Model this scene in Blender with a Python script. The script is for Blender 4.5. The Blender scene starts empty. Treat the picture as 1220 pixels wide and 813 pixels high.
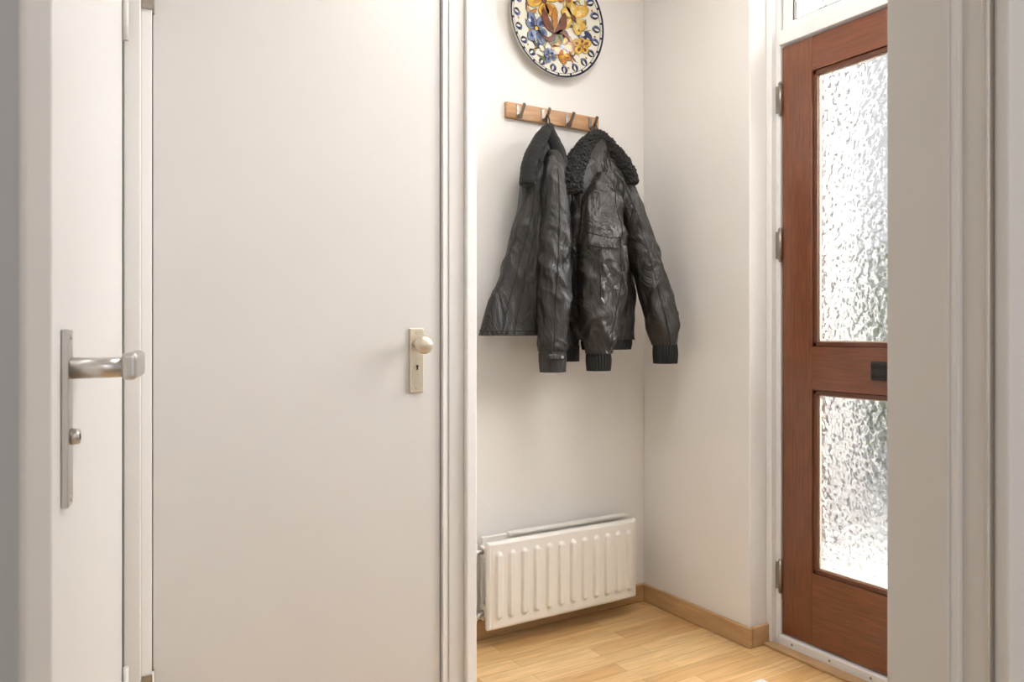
import bpy, bmesh, math, random
from mathutils import Vector, Matrix, noise
random.seed(4)
S=bpy.context.scene
D=bpy.data
PI=math.pi

# ---------------------------------------------------------------- materials
def mat(name,col,rough=0.5,metal=0.0,nscale=0,nstr=0.0,var=0.0,vscale=3.0,spec=0.5,coat=0.0,dist=0.002,stretch=(1,1,1),sheen=0.0,crease=0.0,cscale=14):
    m=D.materials.new(name); m.use_nodes=True
    nt=m.node_tree; b=nt.nodes['Principled BSDF']
    b.inputs['Base Color'].default_value=(*col,1)
    b.inputs['Roughness'].default_value=rough
    b.inputs['Metallic'].default_value=metal
    b.inputs['Specular IOR Level'].default_value=spec
    b.inputs['Coat Weight'].default_value=coat
    b.inputs['Sheen Weight'].default_value=sheen
    tc=nt.nodes.new('ShaderNodeTexCoord'); mp=nt.nodes.new('ShaderNodeMapping')
    mp.inputs['Scale'].default_value=stretch
    nt.links.new(tc.outputs['Object'],mp.inputs['Vector'])
    bu=None
    if nscale:
        n=nt.nodes.new('ShaderNodeTexNoise'); n.inputs['Scale'].default_value=nscale; n.inputs['Detail'].default_value=5
        bu=nt.nodes.new('ShaderNodeBump'); bu.inputs['Strength'].default_value=nstr; bu.inputs['Distance'].default_value=dist
        nt.links.new(mp.outputs[0],n.inputs['Vector']); nt.links.new(n.outputs['Fac'],bu.inputs['Height'])
        nt.links.new(bu.outputs[0],b.inputs['Normal'])
    if crease:
        n=nt.nodes.new('ShaderNodeTexNoise'); n.inputs['Scale'].default_value=cscale; n.inputs['Detail'].default_value=3; n.inputs['Distortion'].default_value=1.2; n.inputs['Roughness'].default_value=.55
        b2=nt.nodes.new('ShaderNodeBump'); b2.inputs['Strength'].default_value=1; b2.inputs['Distance'].default_value=crease
        nt.links.new(mp.outputs[0],n.inputs['Vector']); nt.links.new(n.outputs['Fac'],b2.inputs['Height'])
        if bu: nt.links.new(bu.outputs[0],b2.inputs['Normal'])
        nt.links.new(b2.outputs[0],b.inputs['Normal'])
    if var:
        n=nt.nodes.new('ShaderNodeTexNoise'); n.inputs['Scale'].default_value=vscale; n.inputs['Detail'].default_value=4
        r=nt.nodes.new('ShaderNodeValToRGB')
        r.color_ramp.elements[0].position=.3; r.color_ramp.elements[1].position=.7
        r.color_ramp.elements[0].color=(*[c*(1-var) for c in col],1)
        r.color_ramp.elements[1].color=(*[min(1,c*(1+var)) for c in col],1)
        nt.links.new(mp.outputs[0],n.inputs['Vector']); nt.links.new(n.outputs['Fac'],r.inputs[0])
        nt.links.new(r.outputs[0],b.inputs['Base Color'])
    return m

M_wall=mat('wall_plaster',(.81,.785,.75),.85,nscale=90,nstr=.25,var=.015,dist=.0015)
M_ceil=mat('ceiling_paint',(.80,.785,.76),.9,nscale=60,nstr=.1)
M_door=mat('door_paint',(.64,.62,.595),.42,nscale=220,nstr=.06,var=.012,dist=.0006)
M_leaf=mat('leaf_paint',(.74,.737,.725),.4,nscale=220,nstr=.06,var=.01,dist=.0006)
M_trim=mat('trim_paint',(.72,.70,.67),.35,nscale=120,nstr=.05,var=.01,dist=.0006)
M_trimw=mat('trim_paint_white',(.81,.80,.785),.35,nscale=120,nstr=.05,dist=.0006)
M_gray=mat('trim_baked_shade',(.42,.42,.42),.45,nscale=120,nstr=.05,dist=.0006)  # shade of the dim near-left jamb and partition, put into the colour
M_gray2=mat('wall_baked_shade',(.62,.617,.615),.6,nscale=120,nstr=.05,dist=.0006)  # right partition greyed in its colour for the weaker living-room light
M_gap=mat('shadow_gap',(.10,.09,.08),.8)
M_rad=mat('radiator_enamel',(.82,.79,.73),.3,nscale=50,nstr=.02)
M_nick=mat('satin_nickel',(.60,.585,.56),.33,1,nscale=300,nstr=.05,dist=.0003)
M_champ=mat('champagne_aluminium',(.66,.59,.47),.38,.75,nscale=300,nstr=.05,dist=.0003)
M_hinge=mat('hinge_bronze',(.36,.32,.27),.4,.9,nscale=200,nstr=.05)
M_dark=mat('black_metal',(.015,.014,.014),.35,.3,nscale=200,nstr=.05)
M_seam=mat('seam_thread',(.010,.009,.009),.7,nscale=200,nstr=.05)
M_hook=mat('hook_metal',(.24,.21,.18),.35,.9,nscale=200,nstr=.05)
M_oak=mat('oak_trim',(.50,.31,.15),.45,nscale=30,nstr=.1,var=.14,vscale=9,stretch=(1,1,6))
M_rack=mat('rack_oak',(.48,.26,.12),.42,nscale=60,nstr=.1,var=.2,vscale=14,stretch=(1,1,7))
M_wood=mat('mahogany',(.175,.058,.024),.28,nscale=50,nstr=.10,var=.26,vscale=26,stretch=(6,6,.4),coat=.2)
M_woodh=mat('mahogany_rail',(.175,.058,.024),.28,nscale=50,nstr=.10,var=.26,vscale=26,stretch=(.4,.4,6),coat=.2)
M_bead=mat('mahogany_bead',(.12,.040,.017),.35,nscale=50,nstr=.1)
M_pale=mat('glazing_strip',(.62,.52,.42),.5)
M_leather=mat('jacket_leather',(.022,.0185,.0165),.42,nscale=90,nstr=.2,var=.3,vscale=10,spec=.5,dist=.001,crease=.016,cscale=16,stretch=(1,1,.6))
M_nylon=mat('jacket_cloth',(.023,.0205,.019),.48,nscale=120,nstr=.18,var=.25,vscale=10,spec=.42,dist=.001,crease=.014,cscale=18,stretch=(1,1,.35))
M_rib=mat('rib_knit',(.010,.0095,.0095),.9,nscale=500,nstr=.5,sheen=.05)
M_fur=mat('curly_fleece',(.011,.0095,.009),.9,nscale=300,nstr=.8,sheen=.05)
M_sole=mat('door_mat_fibre',(.62,.62,.61),.95,nscale=300,nstr=.8,var=.1,vscale=200)

# floor
def floor_mat():
    m=D.materials.new('maple_laminate'); m.use_nodes=True; nt=m.node_tree; b=nt.nodes['Principled BSDF']
    tc=nt.nodes.new('ShaderNodeTexCoord')
    br=nt.nodes.new('ShaderNodeTexBrick'); br.offset=.37; br.offset_frequency=2; br.squash=1.0
    br.inputs['Scale'].default_value=1; br.inputs['Brick Width'].default_value=.42; br.inputs['Row Height'].default_value=.065
    br.inputs['Mortar Size'].default_value=.0008; br.inputs['Mortar Smooth'].default_value=.2
    br.inputs['Color1'].default_value=(.60,.36,.15,1); br.inputs['Color2'].default_value=(.78,.55,.28,1)
    br.inputs['Mortar'].default_value=(.40,.23,.09,1)
    nt.links.new(tc.outputs['Object'],br.inputs['Vector'])
    mp=nt.nodes.new('ShaderNodeMapping'); mp.inputs['Scale'].default_value=(2.2,26,1)
    n=nt.nodes.new('ShaderNodeTexNoise'); n.inputs['Scale'].default_value=2.5; n.inputs['Detail'].default_value=6; n.inputs['Distortion'].default_value=.6
    nt.links.new(tc.outputs['Object'],mp.inputs[0]); nt.links.new(mp.outputs[0],n.inputs[0])
    r=nt.nodes.new('ShaderNodeValToRGB'); r.color_ramp.elements[0].position=.3; r.color_ramp.elements[1].position=.7
    r.color_ramp.elements[0].color=(.76,.72,.66,1); r.color_ramp.elements[1].color=(1.06,1.05,1.03,1)
    nt.links.new(n.outputs['Fac'],r.inputs[0])
    mx=nt.nodes.new('ShaderNodeMix'); mx.data_type='RGBA'; mx.blend_type='MULTIPLY'; mx.inputs[0].default_value=1
    nt.links.new(br.outputs['Color'],mx.inputs[6]); nt.links.new(r.outputs[0],mx.inputs[7])
    nt.links.new(mx.outputs[2],b.inputs['Base Color'])
    b.inputs['Roughness'].default_value=.28
    return m
M_floor=floor_mat()

def glass_mat(name,bump,transp):
    m=D.materials.new(name); m.use_nodes=True; nt=m.node_tree; b=nt.nodes['Principled BSDF']
    b.inputs['Transmission Weight'].default_value=1; b.inputs['Roughness'].default_value=.08; b.inputs['IOR'].default_value=1.45
    out=nt.nodes['Material Output']
    tr=nt.nodes.new('ShaderNodeBsdfTransparent'); mx=nt.nodes.new('ShaderNodeMixShader'); mx.inputs[0].default_value=transp
    nt.links.new(b.outputs[0],mx.inputs[1]); nt.links.new(tr.outputs[0],mx.inputs[2]); nt.links.new(mx.outputs[0],out.inputs[0])
    if bump:
        tc=nt.nodes.new('ShaderNodeTexCoord')
        n=nt.nodes.new('ShaderNodeTexNoise'); n.inputs['Scale'].default_value=40; n.inputs['Detail'].default_value=1.0; n.inputs['Distortion'].default_value=.4
        v=nt.nodes.new('ShaderNodeTexVoronoi'); v.feature='SMOOTH_F1'; v.inputs['Scale'].default_value=56
        nt.links.new(tc.outputs['Object'],n.inputs[0]); nt.links.new(tc.outputs['Object'],v.inputs['Vector'])
        a=nt.nodes.new('ShaderNodeMath'); a.operation='ADD'
        nt.links.new(n.outputs['Fac'],a.inputs[0]); nt.links.new(v.outputs['Distance'],a.inputs[1])
        bu=nt.nodes.new('ShaderNodeBump'); bu.inputs['Strength'].default_value=1; bu.inputs['Distance'].default_value=bump
        nt.links.new(a.outputs[0],bu.inputs['Height']); nt.links.new(bu.outputs[0],b.inputs['Normal'])
    return m
M_glass=glass_mat('hammered_glass',.0046,.28)
M_clear=glass_mat('transom_glass',.0046,.3)

# ---------------------------------------------------------------- helpers
def empty(name,loc=(0,0,0)):
    o=D.objects.new(name,None); o.location=loc; o.empty_display_size=.05
    S.collection.objects.link(o); return o
def add(name,bm_or_verts,faces=None,mats=None,smooth=False,parent=None,fm=None):
    me=D.meshes.new(name)
    if faces is None:
        bm_or_verts.to_mesh(me); bm_or_verts.free()
    else:
        me.from_pydata([tuple(v) for v in bm_or_verts],[],faces)
    for m in (mats if isinstance(mats,(list,tuple)) else [mats]): me.materials.append(m)
    if fm: 
        for p,i in zip(me.polygons,fm): p.material_index=i
    if smooth:
        for p in me.polygons: p.use_smooth=True
    me.update()
    o=D.objects.new(name,me); S.collection.objects.link(o)
    if parent:
        o.parent=parent; o.matrix_parent_inverse=Matrix.Translation(parent.location).inverted()
    return o
def bbox(bm,lo,hi,bev=0,seg=2,M=None):
    r=bmesh.ops.create_cube(bm,size=1)
    vs=r['verts']
    for v in vs:
        v.co=Vector([(lo[i]+hi[i])/2+v.co[i]*(hi[i]-lo[i]) for i in range(3)])
    if bev:
        es=list({e for v in vs for e in v.link_edges})
        rr=bmesh.ops.bevel(bm,geom=es,offset=bev,segments=seg,affect='EDGES',profile=.5)
        vs=list({v for f in rr['faces'] for v in f.verts}|{v for v in vs if v.is_valid})
    if M: 
        for v in vs: v.co=M@v.co
    return vs
def box(name,lo,hi,m,bev=0,parent=None,M=None,seg=2):
    bm=bmesh.new(); bbox(bm,lo,hi,bev,seg,M)
    return add(name,bm,mats=m,parent=parent)
def cyl(name,p0,p1,r0,r1,m,parent=None,seg=32,bev=0):
    p0=Vector(p0);p1=Vector(p1); d=p1-p0
    bm=bmesh.new()
    bmesh.ops.create_cone(bm,cap_ends=True,segments=seg,radius1=r0,radius2=r1,depth=d.length)
    if bev:
        es=[e for e in bm.edges if len(e.link_faces)==2 and any(len(f.verts)>4 for f in e.link_faces)]
        bmesh.ops.bevel(bm,geom=es,offset=bev,segments=3,affect='EDGES')
    q=Vector((0,0,1)).rotation_difference(d.normalized()).to_matrix().to_4x4()
    bmesh.ops.transform(bm,matrix=Matrix.Translation((p0+p1)/2)@q,verts=bm.verts)
    o=add(name,bm,mats=m,parent=parent)
    for p in o.data.polygons: p.use_smooth=len(p.vertices)<=4
    return o
def sph(name,c,r,m,parent=None,sc=(1,1,1)):
    bm=bmesh.new(); bmesh.ops.create_uvsphere(bm,u_segments=32,v_segments=20,radius=r)
    for v in bm.verts: v.co=Vector((v.co.x*sc[0],v.co.y*sc[1],v.co.z*sc[2]))+Vector(c)
    return add(name,bm,mats=m,smooth=True,parent=parent)
def cr(P,t):
    n=len(P)-1; t=max(0,min(.999999,t))*n; i=int(t); f=t-i
    p0=P[max(0,i-1)];p1=P[i];p2=P[i+1];p3=P[min(n,i+2)]
    return [0.5*((2*b)+(-a+c)*f+(2*a-5*b+4*c-d)*f*f+(-a+3*b-3*c+d)*f**3) for a,b,c,d in zip(p0,p1,p2,p3)]
def pathtube(name,pts,m,r=.003,parent=None,n=40,seg=12,flat=1.0,rf=None):
    """smooth tube through pts; rf(t)->radius"""
    V=[];F=[]
    C=[Vector(cr(pts,i/(n-1))) for i in range(n)]
    up=None
    for i,c in enumerate(C):
        t=(C[min(n-1,i+1)]-C[max(0,i-1)]).normalized()
        if up is None: up=Vector((0,1,0)) if abs(t.y)<.9 else Vector((1,0,0))
        s=t.cross(up).normalized(); up=s.cross(t).normalized()
        rr=rf(i/(n-1)) if rf else r
        for j in range(seg):
            a=2*PI*j/seg; V.append(c+s*math.cos(a)*rr+up*math.sin(a)*rr*flat)
    for i in range(n-1):
        for j in range(seg):
            k=(j+1)%seg; F.append((i*seg+j,i*seg+k,(i+1)*seg+k,(i+1)*seg+j))
    F.append(tuple(reversed(range(seg)))); F.append(tuple(range((n-1)*seg,n*seg)))
    return add(name,V,F,m,True,parent)

XR=1.985; YB=2.273; H=2.62
# ---------------------------------------------------------------- room shell
box('floor',(-2.2,-3.2,-.05),(2.35,2.40,0),M_floor)
box('ceiling',(-2.2,-3.2,H),(2.35,2.40,H+.08),M_ceil)
box('wall_back',(1.0,YB,0),(2.35,YB+.12,H),M_wall)
box('wall_right',(XR,1.746,0),(2.35,YB,H),M_wall,.004)
# wall containing the flush door
wc=empty('wall_centre',(.5,1.98,0))
box('wall_centre_left',(-.16,1.935,0),(.145,2.39,H),M_wall,parent=wc)
box('wall_centre_right',(.99,1.945,0),(1.038,YB,H),M_wall,parent=wc)
box('wall_centre_top',(.14,1.935,2.10),(1.0,2.05,H),M_wall,parent=wc)
box('wall_centre_closet_back',(.145,2.28,0),(1.0,2.39,H),M_wall,parent=wc)
box('wall_left',(-.18,.55,0),(-.06,2.39,H),M_wall)
# partition with the opening the camera looks through
wf=empty('wall_front',(1.5,.5,0))
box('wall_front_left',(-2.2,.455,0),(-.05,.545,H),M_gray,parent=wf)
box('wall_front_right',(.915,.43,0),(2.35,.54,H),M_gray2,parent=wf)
box('wall_front_top',(-.05,.455,2.12),(.915,.54,H),M_wall,parent=wf)
# outer wall nearer than the front door
box('wall_right_near',(2.02,.54,0),(2.35,.76,H),M_wall)
box('wall_living_left',(-2.3,-3.2,0),(-2.2,.55,H),M_wall)
box('wall_living_right',(2.35,-3.2,0),(2.45,.55,H),M_wall)

# right jamb of that opening (rebated frame)
jr=empty('trim_1',(.9,.5,0))
box('jamb_reveal',(.868,.478,0),(.93,.552,2.12),M_trim,.002,jr)
box('jamb_bead',(.871,.468,0),(.93,.479,2.12),M_trimw,.002,jr)
box('jamb_rebate',(.879,.440,0),(.93,.470,2.12),M_trim,.001,jr)
box('jamb_seal',(.876,.4375,0),(.93,.4405,2.12),M_nick,0,jr)
box('jamb_casing',(.884,.421,0),(.925,.438,2.12),M_trimw,.003,jr)
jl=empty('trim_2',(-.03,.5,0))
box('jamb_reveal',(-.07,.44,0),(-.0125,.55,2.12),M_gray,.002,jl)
box('jamb_head',(-.0125,.44,2.06),(.868,.55,2.12),M_trim,.002,jl)

# ---------------------------------------------------------------- baseboards
def basebd(name,lo,hi,par=None): return box(name,lo,hi,M_oak,.004,par)
basebd('baseboard_back',(1.038,YB-.014,0),(XR,YB,.068))
br_=empty('baseboard_right',(XR,2,0))
basebd('run',(XR-.014,1.732,0),(XR,YB-.014,.068),br_)
basebd('return',(XR-.0,1.732,0),(2.065,1.746,.068),br_)

# ---------------------------------------------------------------- flush cupboard door
d1=empty('door_1',(.57,1.95,0))
box('leaf',(.203,1.932,.012),(.937,1.972,2.03),M_door,.002,d1)
# knob furniture
box('knob_plate',(.842,1.924,.881),(.884,1.932,1.059),M_champ,.003,d1)
cyl('knob_neck',(.863,1.925,1.015),(.863,1.895,1.015),.012,.010,M_champ,d1)
sph('knob_ball',(.863,1.878,1.015),.0265,M_champ,d1,(1,.82,1))
cyl('key_escutcheon',(.863,1.925,.952),(.863,1.9215,.952),.009,.009,M_champ,d1)
cyl('keyhole',(.863,1.9225,.954),(.863,1.9205,.954),.0035,.0035,M_dark,d1)
box('keyhole_slot',(.861,1.9205,.944),(.865,1.922,.953),M_dark,0,d1)
for zz in (1.047,.893): cyl('plate_screw',(.863,1.9245,zz),(.863,1.9225,zz),.004,.0035,M_nick,d1)
for zz in (1.83,.22):
    cyl('hinge_barrel',(.199,1.923,zz-.05),(.199,1.923,zz+.05),.006,.006,M_hinge,d1)
    box('hinge_leaf',(.178,1.9085,zz-.045),(.199,1.912,zz+.045),M_hinge,0,d1)
fr=empty('trim_3',(.57,1.93,0))
box('frame_left_outer',(.139,1.906,0),(.176,1.99,2.09),M_trim,.004,fr)
box('frame_left_inner',(.176,1.914,0),(.199,1.99,2.06),M_trimw,.002,fr)
box('frame_left_stop',(.19,1.972,0),(.215,1.995,2.06),M_gap,0,fr)
box('frame_right_stop',(.925,1.972,0),(.95,1.995,2.06),M_gap,0,fr)
box('frame_right_inner',(.941,1.920,0),(.957,1.99,2.06),M_trimw,.002,fr)
box('frame_right_outer',(.957,1.916,0),(1.006,1.99,2.09),M_door,.003,fr)
box('frame_right_corner',(1.006,1.902,0),(1.040,1.99,2.12),M_trimw,.005,fr)
box('frame_head',(.139,1.908,2.035),(1.04,1.99,2.12),M_trim,.003,fr)

# ---------------------------------------------------------------- open leaf with lever handle
free=Vector((.002,1.12,0)); hin=Vector((.137,1.898,0)); dv=(hin-free).normalized(); nv=Vector((dv.y,-dv.x,0)); L=(hin-free).length
ML=Matrix(((dv.x,nv.x,0,free.x),(dv.y,nv.y,0,free.y),(0,0,1,0),(0,0,0,1)))  # local x along leaf, y outwards to hall
d2=empty('door_2',(.07,1.5,0))
def lb(name,lo,hi,m,bev=0,seg=2): return box(name,lo,hi,m,bev,d2,ML,seg)
def lp(x,y,z): return ML@Vector((x,y,z))
lb('leaf',(0,-.034,.012),(L,0,2.03),M_leaf,.003)
lb('handle_plate',(.056,0,.813),(.094,.009,1.053),M_nick,.002)
cyl('handle_neck',lp(.075,.009,1.0),lp(.075,.082,1.0),.0148,.0138,M_nick,d2,40,.001)
lb('handle_grip',(.056,.072,.983),(.186,.092,1.021),M_nick,.007,4)
cyl('lock_cylinder',lp(.075,.009,.907),lp(.075,.020,.907),.0115,.0105,M_nick,d2,bev=.001)
lb('lock_slot',(.072,.0195,.903),(.078,.0208,.911),M_dark)
for zz in (1.043,.823): cyl('plate_screw',lp(.075,.009,zz),lp(.075,.0105,zz),.0045,.004,M_nick,d2)
for zz in (.25,1.75): cyl('hinge_barrel',lp(L-.002,.007,zz-.05),lp(L-.002,.007,zz+.05),.006,.006,M_trim,d2)

# ---------------------------------------------------------------- front door
DX=2.09; y0,y1=.855,1.700; z0,z1=.042,1.998
fd=empty('door_3',(DX,1.28,0))
box('stile_hinge',(DX,1.585,z0),(DX+.045,y1,z1),M_wood,.002,fd)
box('stile_lock',(DX,y0,z0),(DX+.045,.970,z1),M_wood,.002,fd)
for nm,a,b in(('rail_top',1.888,z1),('rail_middle',.862,1.001),('rail_bottom',z0,.272)):
    box(nm,(DX+.0008,.970,a),(DX+.0442,1.585,b),M_woodh,.001,fd)
for k,(a,b) in enumerate(((.272,.862),(1.001,1.888))):
    t=.016
    for nm,lo,hi,m in(('bead_l',(.970,a),(.970+t,b),0),('bead_r',(1.585-t,a),(1.585,b),0),('bead_b',(.970,a),(1.585,a+t),0),('bead_t',(.970,b-t),(1.585,b),0)):
        box(nm+'_%d'%k,(DX+.006,lo[0],lo[1]),(DX+.021,hi[0],hi[1]),M_bead,.003,fd)
    t=.0195
    for nm,lo,hi in(('seal_l',(.970,a),(.970+t,b)),('seal_r',(1.585-t,a),(1.585,b)),('seal_b',(.970,a),(1.585,a+t)),('seal_t',(.970,b-t),(1.585,b))):
        box(nm+'_%d'%k,(DX+.015,lo[0],lo[1]),(DX+.0225,hi[0],hi[1]),M_pale,0,fd)
    box('pane_%d'%k,(DX+.0225,.972,a+.002),(DX+.0275,1.583,b-.002),M_glass,0,fd)
# letter slot flap
box('letter_slot_frame',(DX-.008,1.12,.905),(DX+.001,1.376,.960),M_dark,.004,fd)
box('letter_slot_flap',(DX-.018,1.13,.918),(DX-.007,1.366,.946),M_dark,.005,fd)
for zz in (1.827,1.339,.232):
    cyl('hinge_barrel',(DX-.007,1.7025,zz-.052),(DX-.007,1.7025,zz+.052),.0065,.0065,M_hinge,fd)
    for q in(-.052,.052): sph('hinge_finial',(DX-.007,1.7025,zz+q),.0062,M_hinge,fd)
    box('hinge_leaf',(DX-.006,1.7045,zz-.045),(DX-.0035,1.728,zz+.045),M_hinge,0,fd)
ff=empty('trim_4',(DX,1.3,0))
box('frame_post',(2.086,1.7045,0),(2.20,1.746,H),M_trimw,.002,ff)
box('frame_post_fillet',(2.064,1.722,0),(2.088,1.746,H),M_trimw,.003,ff)
box('frame_post_near',(2.074,.76,0),(2.20,.850,H),M_trimw,.003,ff)
box('frame_header',(2.076,.850,2.003),(2.20,1.7045,2.052),M_trimw,.003,ff)
box('frame_head_top',(2.086,.850,2.50),(2.20,1.7045,H),M_trimw,.003,ff)
box('threshold_sill',(2.076,.855,.004),(2.20,1.7045,.037),M_trimw,.004,ff)
box('threshold_strip',(2.035,.76,0),(2.076,1.732,.010),M_oak,.003,ff)
for i in range(6): cyl('sill_screw',(2.0765,.95+i*.14,.022),(2.0745,.95+i*.14,.022),.004,.004,M_hinge,ff)
w1=empty('window_1',(DX,1.3,2.27))
for nm,lo,hi in(('sash_left',(1.665,2.056),(1.7015,2.496)),('sash_right',(.853,2.056),(.90,2.496)),('sash_bottom',(.90,2.056),(1.665,2.078)),('sash_top',(.90,2.45),(1.665,2.496))):
    box(nm,(2.094,lo[0],lo[1]),(2.14,hi[0],hi[1]),M_trimw,.003,w1)
for nm,lo,hi in(('seal_left',(1.660,2.078),(1.666,2.45)),('seal_bottom',(.90,2.077),(1.665,2.082))):
    box(nm,(2.100,lo[0],lo[1]),(2.115,hi[0],hi[1]),M_gap,0,w1)
box('transom_pane',(2.115,.90,2.075),(2.12,1.668,2.455),M_clear,0,w1)

# doormat
box('door_mat',(1.27,.86,.0005),(1.825,1.560,.008),M_sole,.003)

# ---------------------------------------------------------------- radiator
ra=empty('radiator',(1.54,2.19,.2))
def panel(name,x0,x1,zz0,zz1,yf,th,flutes,amp):
    nx,nz=330,70; V=[];F=[]
    def sm(e0,e1,x):
        t=max(0,min(1,(x-e0)/(e1-e0))); return t*t*(3-2*t)
    pitch=(x1-x0-.03)/flutes
    for j in range(nz+1):
        z=zz0+(zz1-zz0)*j/nz
        for i in range(nx+1):
            x=x0+(x1-x0)*i/nx
            u=(x-x0-.015)/pitch; k=math.floor(u); f=(u-k-.5)*pitch
            y=yf
            if 0<=k<flutes:
                zc=max(zz0+.048-z,z-(zz1-.048),0)
                dist=math.hypot(f,zc)
                y+=-.002+amp*(1-sm(.0085,.0145,dist))
            e=min(x-x0,x1-x,z-zz0,zz1-z)
            y+=.007*(1-sm(0,.009,e))**2
            V.append((x,y,z))
    w=nx+1
    for j in range(nz):
        for i in range(nx): F.append((j*w+i,j*w+i+1,(j+1)*w+i+1,(j+1)*w+i))
    o=add(name,V,F,M_rad,True,ra)
    box(name+'_core',(x0+.0002,yf+.007,zz0+.0002),(x1-.0002,yf+th,zz1-.0002),M_rad,.001,ra)
panel('front_panel',1.221,1.853,.068,.356,2.160,.019,12,-.011)
box('rear_panel',(1.24,2.232,.075),(1.862,2.248,.357),M_rad,.004,ra)
box('rear_panel_lip',(1.34,2.222,.349),(1.862,2.250,.361),M_rad,.003,ra)
for i in range(40):
    x=1.262+i*.015
    box('fin_%d'%i,(x,2.179,.09),(x+.001,2.232,.335),M_rad,0,ra)
for x in(1.232,1.836): box('side_bridge',(x,2.176,.10),(x+.010,2.236,.135),M_rad,.002,ra); box('side_bridge_top',(x,2.176,.295),(x+.010,2.236,.33),M_rad,.002,ra)
for x in(1.32,1.76): box('wall_bracket',(x,2.246,.05),(x+.03,2.2732,.33),M_rad,.002,ra)
cyl('supply_pipe',(1.196,2.215,.0),(1.196,2.215,.31),.008,.008,M_rad,ra)
cyl('valve_body',(1.196,2.215,.285),(1.196,2.215,.345),.014,.014,M_rad,ra,bev=.002)
cyl('valve_union',(1.196,2.215,.315),(1.235,2.215,.315),.009,.009,M_nick,ra)
cyl('return_valve',(1.196,2.215,.09),(1.235,2.215,.115),.009,.009,M_nick,ra)

# ---------------------------------------------------------------- coat rack
ck=empty('coat_rack',(1.55,2.26,1.82))
box('board',(1.349,YB-.016,1.793),(1.752,YB,1.848),M_rack,.003,ck)
for i in range(4):
    x=1.395+i*.105; yb=YB-.016
    box('hook_plate_%d'%i,(x-.007,yb-.003,1.800),(x+.007,yb,1.842),M_hook,.001,ck)
    pathtube('hook_upper_%d'%i,[(x,yb-.002,1.803),(x,yb-.014,1.801),(x,yb-.030,1.812),(x,yb-.046,1.836)],M_hook,parent=ck,n=24,seg=14,flat=.45,rf=lambda t:.0070+.0015*t)
    pathtube('hook_lower_%d'%i,[(x,yb-.004,1.803),(x,yb-.012,1.793),(x,yb-.022,1.792),(x,yb-.028,1.802)],M_hook,.0045,parent=ck,n=20,seg=10,flat=.6)

# ---------------------------------------------------------------- decorative plate
pl=empty('decorative_plate',(1.556,YB-.02,2.165))
PC=(1.556,2.165); PR=.203
def prof(r): # distance off wall
    if r<.115: return .010+.0*r
    if r<.135: t=(r-.115)/.02; return .010+.006*t*t*(3-2*t)
    return .016+.016*((r-.135)/.068)
M_glaze=mat('plate_glaze',(.72,.68,.57),.15,nscale=20,nstr=.03,coat=.4)
def pm(n,c): return mat('plate_'+n,c,.16,coat=.4,var=.25,vscale=60)
PM=dict(navy=pm('navy',(.012,.015,.045)),blue=pm('blue',(.035,.045,.12)),lblue=pm('light_blue',(.15,.19,.30)),yel=pm('yellow',(.62,.37,.06)),
 org=pm('orange',(.42,.17,.035)),mar=pm('maroon',(.15,.05,.028)),grn=pm('green',(.12,.14,.06)),blk=pm('outline',(.02,.018,.03)),white=M_glaze,cream=pm('cream',(.66,.50,.22)))
pk=list(PM); 
V=[];F=[]; nr,na=40,96
rs=[PR*i/nr for i in range(1,nr+1)]
V.append((PC[0],YB-prof(0)-.004,PC[1]))
for r in rs:
    for j in range(na):
        a=2*PI*j/na; V.append((PC[0]+r*math.cos(a),YB-prof(r)-.004,PC[1]+r*math.sin(a)))
for j in range(na): F.append((0,1+(j+1)%na,1+j))
for i in range(nr-1):
    for j in range(na):
        k=(j+1)%na; F.append((1+i*na+j,1+i*na+k,1+(i+1)*na+k,1+(i+1)*na+j))
b0=len(V)
for r,dy in((PR,.0),(PR-.002,-.003),(.12,-.010)):
    for j in range(na):
        a=2*PI*j/na; V.append((PC[0]+r*math.cos(a),YB-max(.001,prof(r)+dy),PC[1]+r*math.sin(a)))
last=1+(nr-1)*na
for A,B in((last,b0),(b0,b0+na),(b0+na,b0+2*na)):
    for j in range(na):
        k=(j+1)%na; F.append((A+j,A+k,B+k,B+j))
F.append(tuple(b0+2*na+j for j in range(na)))
add('dish',V,F,M_glaze,True,pl)
DV=[];DF=[];DM=[];lay=[0]
def poly(pts,m,l):
    c=(sum(p[0] for p in pts)/len(pts),sum(p[1] for p in pts)/len(pts))
    b=len(DV)
    for p in [c]+list(pts):
        r=math.hypot(*p)
        if r>PR-.001: p=(p[0]*(PR-.001)/r,p[1]*(PR-.001)/r); r=PR-.001
        DV.append((PC[0]+p[0],YB-prof(r)-.0044-.00025*l,PC[1]+p[1]))
    n=len(pts)
    for i in range(n):
        DF.append((b,b+1+i,b+1+(i+1)%n)); DM.append(pk.index(m))
def petal(x,y,ang,ln,w,m,l,curve=0,out=True,tip=.6):
    def shape(ln,w,o=0):
        P=[];N=12
        for s in(1,-1):
            rng=range(N) if s==1 else range(N,0,-1)
            for i in rng:
                t=i/N; ww=w*math.sin(PI*t**tip)**.8*.5 if 0<t<1 else 0
                u=-o+t*(ln+2*o); v=s*(ww+ (o if 0<i<N else 0))+curve*ln*math.sin(PI*t)*.5
                P.append((x+u*math.cos(ang)-v*math.sin(ang),y+u*math.sin(ang)+v*math.cos(ang)))
        return P
    if out: poly(shape(ln,w,.0009),'blk',l)
    poly(shape(ln,w),m,l+1)
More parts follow.
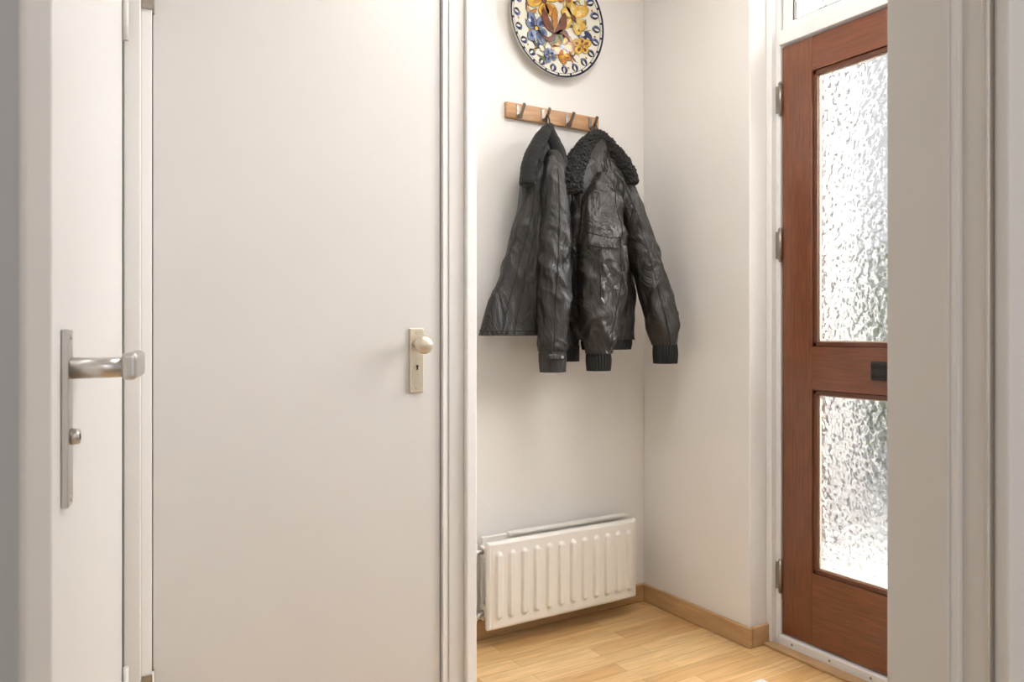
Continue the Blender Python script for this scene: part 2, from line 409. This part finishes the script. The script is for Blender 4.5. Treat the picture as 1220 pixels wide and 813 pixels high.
def flower(x,y,n,r,w,m,m2,l,rot=0,c='org'):
    """rounded overlapping painted petals of uneven size"""
    for i in range(n):
        a=rot+2*PI*i/n+.18*math.sin(i*2.7+rot*5); k=1+.16*math.sin(i*4.1+rot*3); cv=.25*math.sin(i*1.9+rot)
        petal(x,y,a,r*k,w,m,l,tip=1.35,curve=cv)
        petal(x+.2*r*math.cos(a),y+.2*r*math.sin(a),a,r*.55*k,w*.42,m2,l+2,out=False,tip=1.2,curve=cv)
    poly([(x+r*.17*math.cos(t*PI/6),y+r*.17*math.sin(t*PI/6)) for t in range(12)],'blk',l+4)
    poly([(x+r*.13*math.cos(t*PI/6),y+r*.13*math.sin(t*PI/6)) for t in range(12)],c,l+5)
def ring(ra_,rb,m,l,n=96):
    for j in range(n):
        a=2*PI*j/n;b=2*PI*(j+1)/n;k=len(DV)
        for (r,t) in((ra_,a),(rb,a),(rb,b),(ra_,b)):
            DV.append((PC[0]+r*math.cos(t),YB-prof(r)-.0044-.00025*l,PC[1]+r*math.sin(t)))
        DF.append((k,k+1,k+2,k+3)); DM.append(pk.index(m))
def curl(x,y,ang,ln,turn,w,m,l):
    """painted scroll: tapering curved brush stroke"""
    N=14;Lf=[];Rt=[];px,py,a=x,y,ang
    for i in range(N+1):
        t=i/N; hw=w*.5*math.sin(PI*(t*.9+.05))
        Lf.append((px-hw*math.sin(a),py+hw*math.cos(a))); Rt.append((px+hw*math.sin(a),py-hw*math.cos(a)))
        px+=ln/N*math.cos(a);py+=ln/N*math.sin(a);a+=turn/N*(1+t)
    for i in range(N):
        b=len(DV)
        for p in(Lf[i],Lf[i+1],Rt[i+1],Rt[i]):
            r=math.hypot(*p)
            if r>PR-.001: p=(p[0]*(PR-.001)/r,p[1]*(PR-.001)/r); r=PR-.001
            DV.append((PC[0]+p[0],YB-prof(r)-.0044-.00025*l,PC[1]+p[1]))
        DF.append((b,b+1,b+2,b+3)); DM.append(pk.index(m))
ring(.1955,.2027,'navy',2); ring(.1875,.1895,'blue',2)
N=22
for i in range(N):
    a=2*PI*i/N
    ca,sa=math.cos(a),math.sin(a)
    curl(.187*ca,.187*sa,a+PI*.62,.044,2.2,.011,'blue',3)
    curl(.187*ca,.187*sa,a-PI*.75,.036,-2.0,.008,'navy',3)
    curl(.176*math.cos(a+.10),.176*math.sin(a+.10),a+PI,.026,1.6,.006,'lblue',4)
    poly([(.1925*math.cos(a+.14)+.0045*math.cos(t),.1925*math.sin(a+.14)+.0045*math.sin(t)) for t in [k*PI/5 for k in range(10)]],'navy',3)
    if i%2: poly([(.168*math.cos(a+.14)+.0042*math.cos(t),.168*math.sin(a+.14)+.0042*math.sin(t)) for t in [k*PI/5 for k in range(10)]],'org',5)
# foliage filling the well
cols=['grn','yel','org','cream','org','yel','blue']
for i in range(36):
    a=2.39996*i; r=.04+.090*math.sqrt(i/36)
    petal(r*math.cos(a),r*math.sin(a),a+.9*math.sin(i*3.1),.044+.012*math.sin(i*5),.014+.004*math.sin(i*1.7),cols[i%7],2+2*(i%3),curve=.9*math.sin(i*2.3))
for i in range(40):
    a=2.39996*i+.5; r=.09+.045*((i*29)%10)/10
    curl(r*math.cos(a),r*math.sin(a),a+1.2*math.sin(i*1.9),.040,2.6*math.sin(i*1.3),.004,['navy','grn','blue','blue'][i%4],8)
flower(-.052,.066,6,.070,.046,'yel','org',10,.35,'mar')
flower(.078,.030,6,.066,.044,'yel','cream',10,.7,'mar')
flower(.026,-.084,7,.060,.034,'org','yel',10,.1,'blue')
flower(-.084,-.040,6,.058,.036,'lblue','blue',10,.9,'yel')
flower(.040,.114,5,.044,.032,'org','mar',14,.3,'yel')
flower(.112,-.066,5,.038,.028,'yel','mar',14,.3,'org')
flower(-.030,-.128,5,.030,.022,'lblue','blue',14,.6,'yel')
for a in(2.1,1.1): petal(-.005,-.045,a,.098,.032,'mar',17,curve=.5*(a-1.57),tip=1.1)
petal(-.005,-.035,1.6,.085,.024,'org',20,tip=1.2)
for a in(-.35,3.4): petal(0,-.04,a,.070,.020,'mar',17,curve=.6)
for a in(-1.1,-2.0): petal(0,-.035,a,.055,.016,'grn',17,curve=.5)
add('painted_decor',DV,DF,[PM[k] for k in pk],False,pl,DM)

# ---------------------------------------------------------------- jackets
def nz(x,y,z): return noise.noise(Vector((x,y,z)))
def ridge(x,y,z):
    q=nz(x,y,z); a=1-(math.sqrt(q*q+.006))*2.2
    return a*a if a>0 else 0.0
class Loft:
    def __init__(s,secs,pleat=0,npl=7,wr=.004,wf=14,comp=0,cf=40,seed=0,sq=2.4,stretch=.45):
        s.secs=secs;s.pleat=pleat;s.npl=npl;s.wr=wr;s.wf=wf;s.comp=comp;s.cf=cf;s.seed=seed;s.sq=sq;s.st=stretch
    def P(s,phi,v,off=0):
        x,y,z,a,b=cr(s.secs,v)[:5]
        c,sn=math.cos(phi),math.sin(phi)
        e=2/s.sq
        ux=math.copysign(abs(c)**e,c); uy=math.copysign(abs(sn)**e,sn)
        px,py,pz=x+a*ux,y+b*uy,z
        sd=s.seed
        w=s.wf
        # diagonal drape: shear the noise domain
        qx=px+.45*pz*math.sin(sd)+.05*nz(pz*4,sd,px*3)
        d=s.wr*(ridge(qx*w+sd,py*w,pz*w*s.st)-.35)
        d+=s.wr*.45*(ridge(qx*w*2.0-sd,py*w*2.0,pz*w*1.3+1.0*nz(px*7,pz*7,sd))-.3)
        d+=s.wr*.9*nz(px*w*.5,sd+py*w*.5,pz*w*.4)
        if s.pleat:
            d+=s.pleat*(v**.8)*math.sin(s.npl*phi+2.5*nz(sd,v*2.0,0)+sd)*(.6+.6*nz(phi,sd,1))
        if s.comp:
            q=s.cf*v+2.6*math.cos(phi+sd)+5.5*nz(math.cos(phi)*.9+sd,v*5,math.sin(phi)*.9)
            m=max(0,nz(sd*2+math.cos(phi),v*4.5,math.sin(phi)*1.0)*2.2+.15)
            d+=s.comp*(math.sin(q)*.5+.5)**2*m
        nx,ny=c/max(a,.01),sn/max(b,.01); l=math.hypot(nx,ny); nx/=l;ny/=l
        return Vector((px+nx*(d+off),py+ny*(d+off),pz))
    def build(s,name,m,parent,nu=150,nv=190):
        V=[];F=[]
        for i in range(nv):
            v=i/(nv-1)
            for j in range(nu): V.append(s.P(2*PI*j/nu,v))
        for i in range(nv-1):
            for j in range(nu):
                k=(j+1)%nu; F.append((i*nu+j,i*nu+k,(i+1)*nu+k,(i+1)*nu+j))
        for row,dz in((0,.004),(nv-1,.02)):
            ring0=[V[row*nu+j] for j in range(nu)]
            c=sum(ring0,Vector())/nu
            b=len(V)
            for p in ring0: V.append(c+(p-c)*.93+Vector((0,0,.004 if row else 0)))
            V.append(c+Vector((0,0,dz)))
            for j in range(nu):
                k=(j+1)%nu
                f=(row*nu+j,row*nu+k,b+k,b+j); g=(b+j,b+k,b+nu)
                if row==0: f=tuple(reversed(f)); g=tuple(reversed(g))
                F.append(f);F.append(g)
        F=[tuple(reversed(f)) for f in F]
        return add(name,V,F,m,True,parent)
    def seam(s,name,pts,m,parent,r=.0014,n=80,off=.0010):
        P=[]
        for i in range(n):
            ph,v=cr(pts,i/(n-1)); P.append(s.P(ph,v,off))
        return pathtube(name,P,m,r,parent,n=n*2,seg=6)
def ribtube(name,secs,m,parent,nr=26,amp=.0022):
    nu,nv=nr*6,24;V=[];F=[]
    for i in range(nv):
        x,y,z,a,b=cr(secs,i/(nv-1))
        for j in range(nu):
            ph=2*PI*j/nu; d=amp*math.sin(nr*ph)
            V.append((x+(a+d)*math.cos(ph),y+(b+d)*math.sin(ph),z))
    for i in range(nv-1):
        for j in range(nu):
            k=(j+1)%nu; F.append((i*nu+j,(i+1)*nu+j,(i+1)*nu+k,i*nu+k))
    F.append(tuple(range(nu))); F.append(tuple(reversed(range((nv-1)*nu,nv*nu))))
    return add(name,V,F,m,True,parent)
def fleece(name,pts,rf,m,parent,cnt=420,br=(.005,.009)):
    n=60; C=[Vector(cr(pts,i/(n-1))) for i in range(n)]
    ico=bmesh.new(); bmesh.ops.create_icosphere(ico,subdivisions=2,radius=1)
    base=[v.co.copy() for v in ico.verts]; fc=[[v.index for v in f.verts] for f in ico.faces]; ico.free()
    V=[];F=[]
    for q in range(cnt):
        t=random.random(); i=min(n-2,int(t*(n-1))); c=C[i].lerp(C[i+1],t*(n-1)-i); tg=(C[i+1]-C[i]).normalized()
        s=tg.cross(Vector((0,1,0))).normalized(); u=s.cross(tg)
        a=random.random()*2*PI; r=rf(t)*random.uniform(.8,1.0)
        p=c+s*math.cos(a)*r+u*math.sin(a)*r
        rr=random.uniform(*br); b=len(V)
        sc=Vector((random.uniform(.7,1.3),random.uniform(.7,1.3),random.uniform(.7,1.3)))
        for v in base:
            V.append(p+Vector((v.x*sc.x,v.y*sc.y,v.z*sc.z))*rr*(1+.35*nz(v.x*2+q,v.y*2,v.z*2)))
        for f in fc: F.append([b+k for k in f])
    pathtube(name+'_core',pts,m,parent=parent,n=50,seg=20,rf=lambda t:rf(t)*.93)
    return add(name,V,F,m,True,parent)

# left jacket
j1=empty('jacket',(1.46,2.17,1.4))
body=Loft([(1.485,2.200,1.755,.016,.016),(1.470,2.190,1.725,.028,.024),(1.450,2.180,1.680,.042,.036),(1.436,2.172,1.60,.062,.048),(1.432,2.168,1.47,.085,.055),(1.414,2.165,1.35,.108,.058),
 (1.396,2.165,1.24,.132,.060),(1.373,2.165,1.12,.156,.060),(1.356,2.165,1.036,.165,.058)],pleat=.007,npl=5,wr=.010,wf=9,seed=3.1,stretch=.35,sq=2.2)
body.build('body',M_nylon,j1,180,200)
sl=Loft([(1.465,2.135,1.66,.028,.030),(1.455,2.105,1.58,.046,.042),(1.444,2.09,1.45,.054,.046),(1.434,2.08,1.32,.056,.046),(1.427,2.075,1.2,.058,.044),(1.422,2.075,1.08,.056,.042),(1.420,2.08,.985,.050,.040)],
  wr=.010,wf=10,comp=.006,cf=30,seed=7.7,stretch=.45)
sl.build('sleeve_front',M_nylon,j1,110,200)
ribtube('cuff_front',[(1.420,2.08,.995,.047,.038),(1.421,2.08,.96,.049,.040),(1.422,2.08,.915,.046,.036)],M_nylon,j1,7,.0008)
sb=Loft([(1.53,2.20,1.45,.03,.03),(1.548,2.19,1.25,.038,.033),(1.552,2.18,1.1,.040,.036),(1.555,2.17,.99,.034,.032)],wr=.007,wf=10,comp=.003,cf=20,seed=1.2)
sb.build('sleeve_rear',M_nylon,j1,80,120)
ribtube('cuff_rear',[(1.555,2.17,1.0,.034,.032),(1.556,2.17,.945,.033,.031)],M_rib,j1,18,.0015)
pathtube('collar_left',[(1.490,2.20,1.765),(1.455,2.172,1.738),(1.404,2.145,1.680),(1.358,2.125,1.605),(1.346,2.118,1.535)],M_rib,parent=j1,n=90,seg=18,rf=lambda t:.013+.011*math.sin(min(1,t*1.3)*PI*.62)+.0022*nz(t*9,0,2)+.0004*math.sin(t*120),flat=1.3)
pathtube('collar_right',[(1.488,2.200,1.765),(1.474,2.155,1.71),(1.472,2.11,1.645),(1.474,2.085,1.56)],M_rib,parent=j1,n=90,seg=18,rf=lambda t:.012+.008*math.sin(min(1,t*1.2)*PI*.7)+.0015*nz(t*9,3,2),flat=1.2)
pathtube('hanger_loop',[(1.485,2.205,1.755),(1.494,2.224,1.808),(1.503,2.224,1.808),(1.50,2.205,1.755)],M_rib,.002,j1,24,8)
for k,ph in enumerate((4.35,4.05)): body.seam('front_seam_%d'%k,[(ph,.30),(ph-.05,.5),(ph-.05,.75),(ph,1.0)],M_seam,j1)
body.seam('hem_seam',[(3.0,.965),(3.7,.965),(4.6,.965),(5.6,.965)],M_seam,j1)
sl.seam('sleeve_seam',[(4.3,.15),(4.5,.4),(4.4,.7),(4.4,1.0)],M_seam,j1)
box('cuff_strap',(1.376,2.036,.958),(1.44,2.043,.975),M_nylon,.003,j1)
cyl('snap',(1.43,2.037,.966),(1.43,2.034,.966),.006,.005,M_nick,j1)

# right jacket
j2=empty('jacket',(1.66,2.14,1.4))
body=Loft([(1.70,2.20,1.765,.018,.016),(1.675,2.185,1.735,.045,.032),(1.655,2.165,1.68,.082,.050),(1.648,2.15,1.60,.116,.060),(1.650,2.145,1.50,.138,.068),(1.652,2.14,1.372,.147,.072),(1.655,2.14,1.21,.145,.074),
 (1.662,2.14,1.10,.139,.070),(1.685,2.145,1.02,.118,.062)],pleat=.008,npl=4,wr=.012,wf=8,seed=5.4,stretch=.5)
body.build('body',M_leather,j2,190,200)
s1=Loft([(1.655,2.115,1.60,.055,.05),(1.622,2.085,1.50,.080,.060),(1.610,2.06,1.40,.087,.060),(1.606,2.045,1.28,.089,.057),(1.604,2.04,1.18,.087,.053),(1.590,2.035,1.09,.073,.049),(1.580,2.035,1.03,.059,.044),(1.581,2.04,.975,.045,.038)],
  wr=.013,wf=9,comp=.006,cf=26,seed=2.9,sq=2.2,stretch=.65)
s1.build('sleeve_front',M_leather,j2,140,220)
ribtube('cuff_front',[(1.581,2.04,.985,.040,.036),(1.582,2.04,.955,.044,.039),(1.582,2.04,.917,.041,.036)],M_rib,j2)
s2=Loft([(1.70,2.15,1.66,.04,.04),(1.735,2.11,1.56,.053,.05),(1.765,2.08,1.46,.057,.053),(1.790,2.06,1.36,.058,.053),(1.810,2.045,1.26,.062,.053),(1.825,2.03,1.18,.066,.053),(1.846,2.02,1.09,.063,.050),(1.858,2.02,1.04,.058,.046),(1.863,2.02,1.0,.048,.040)],
  wr=.011,wf=9,comp=.007,cf=30,seed=9.3,sq=2.2,stretch=.6)
s2.build('sleeve_side',M_leather,j2,140,220)
ribtube('cuff_side',[(1.863,2.02,1.008,.042,.038),(1.864,2.02,.975,.046,.040),(1.864,2.02,.936,.043,.038)],M_rib,j2)
ribtube('waistband',[(1.70,2.145,1.035,.100,.058),(1.70,2.145,1.01,.105,.06),(1.70,2.145,.985,.100,.056)],M_rib,j2,44,.0018)
fleece('collar_fleece_left',[(1.698,2.19,1.762),(1.645,2.165,1.728),(1.590,2.14,1.68),(1.530,2.10,1.62),(1.497,2.075,1.56),(1.502,2.07,1.515)],lambda t:.019+.017*math.sin(min(1,t*1.15)*PI*.62),M_fur,j2,1700,(.004,.007))
fleece('collar_fleece_right',[(1.702,2.19,1.762),(1.712,2.16,1.728),(1.722,2.11,1.675),(1.740,2.075,1.62),(1.750,2.06,1.57)],lambda t:.017+.006*math.sin(t*PI),M_fur,j2,1000,(.004,.007))
pathtube('hanger_loop',[(1.696,2.205,1.76),(1.704,2.224,1.808),(1.713,2.224,1.808),(1.710,2.205,1.76)],M_rib,.002,j2,24,8)
s1.seam('sleeve_seam',[(4.9,.05),(5.1,.3),(5.0,.6),(4.9,1.0)],M_seam,j2)
s2.seam('sleeve_seam',[(4.4,.1),(4.3,.4),(4.4,.7),(4.5,1.0)],M_seam,j2)
s1.seam('yoke_seam',[(3.3,.30),(4.0,.32),(4.7,.33),(5.6,.31)],M_seam,j2)
s1.seam('pocket_edge_top',[(3.6,.36),(4.2,.37),(4.9,.37)],M_seam,j2,.002)
s1.seam('pocket_zip',[(4.1,.38),(4.12,.48),(4.15,.60)],M_dark,j2,.0018)
cyl('zip_pull',s1.P(4.15,.60,.006),s1.P(4.3,.63,.008),.003,.002,M_nick,j2,12)

# ---------------------------------------------------------------- outside
M_pave=mat('paving',(.38,.38,.365),.9,nscale=8,nstr=.4,var=.15,vscale=5)
M_hedge=mat('hedge_leaf',(.28,.32,.18),.8,nscale=20,nstr=1,var=.4,vscale=6)
M_render=mat('render_wall',(.19,.187,.185),.9,nscale=10,nstr=.3,var=.3,vscale=2)
box('outside_ground',(2.35,-6,-.12),(14,12,-.06),M_pave)
def hedge(name,c,s,seed):
    bm=bmesh.new(); bmesh.ops.create_icosphere(bm,subdivisions=5,radius=1)
    for v in bm.verts:
        n=v.co.normalized(); d=1+.25*noise.noise(n*3+Vector((seed,0,0)))+.12*noise.noise(n*11)
        v.co=Vector((c[0]+n.x*s[0]*d,c[1]+n.y*s[1]*d,max(-.08,c[2]+n.z*s[2]*d)))
    return add(name,bm,mats=M_hedge,smooth=True)
hedge('garden_hedge',(8.2,4.9,.6),(.8,1.1,1.3),1)
box('porch_pillar',(3.5,2.49,-.06),(3.75,2.73,2.6),M_render,.01)

# ---------------------------------------------------------------- light
W=D.worlds.new('World'); S.world=W; W.use_nodes=True
bg=W.node_tree.nodes['Background']; bg.inputs[0].default_value=(.94,.965,1,1); bg.inputs[1].default_value=.84
def area(name,loc,rot,sx,sy,e,col=(1,1,1)):
    l=D.lights.new(name,'AREA'); l.shape='RECTANGLE'; l.size=sx; l.size_y=sy; l.energy=e; l.color=col
    o=D.objects.new(name,l); o.location=loc; o.rotation_euler=rot; S.collection.objects.link(o); return o
def aim(o,t): o.rotation_euler=(Vector(t)-o.location).to_track_quat('-Z','Y').to_euler()
a=area('daylight_outside',(3.5,.7,2.3),(0,0,0),1.6,1.8,380,(1,.99,.98)); aim(a,(1.3,1.7,1.0))
a=area('hall_fill',(1.25,1.2,2.56),(0,0,0),.6,.6,17,(1,.96,.915))  # added overhead fill to brighten the alcove, no known lamp there
a=area('front_fill',(.4,-1.8,2.45),(0,0,0),2.2,1.6,23,(.98,.985,1)); aim(a,(.7,1.5,1.0))  # added soft frontal fill behind the camera, unseen

# ---------------------------------------------------------------- camera
cd=D.cameras.new('camera'); cam=D.objects.new('camera',cd); S.collection.objects.link(cam); S.camera=cam
cd.sensor_width=36; cd.lens=905/1220*36; cd.clip_start=.02
th=math.atan(550/905)
cam.location=(0,0,1.05); cam.rotation_euler=(PI/2,0,-th)
cd.shift_y=-11.5/1220
cd.dof.use_dof=True; cd.dof.focus_distance=2.3; cd.dof.aperture_fstop=9
S.view_settings.view_transform='Standard'
S.view_settings.look='None'
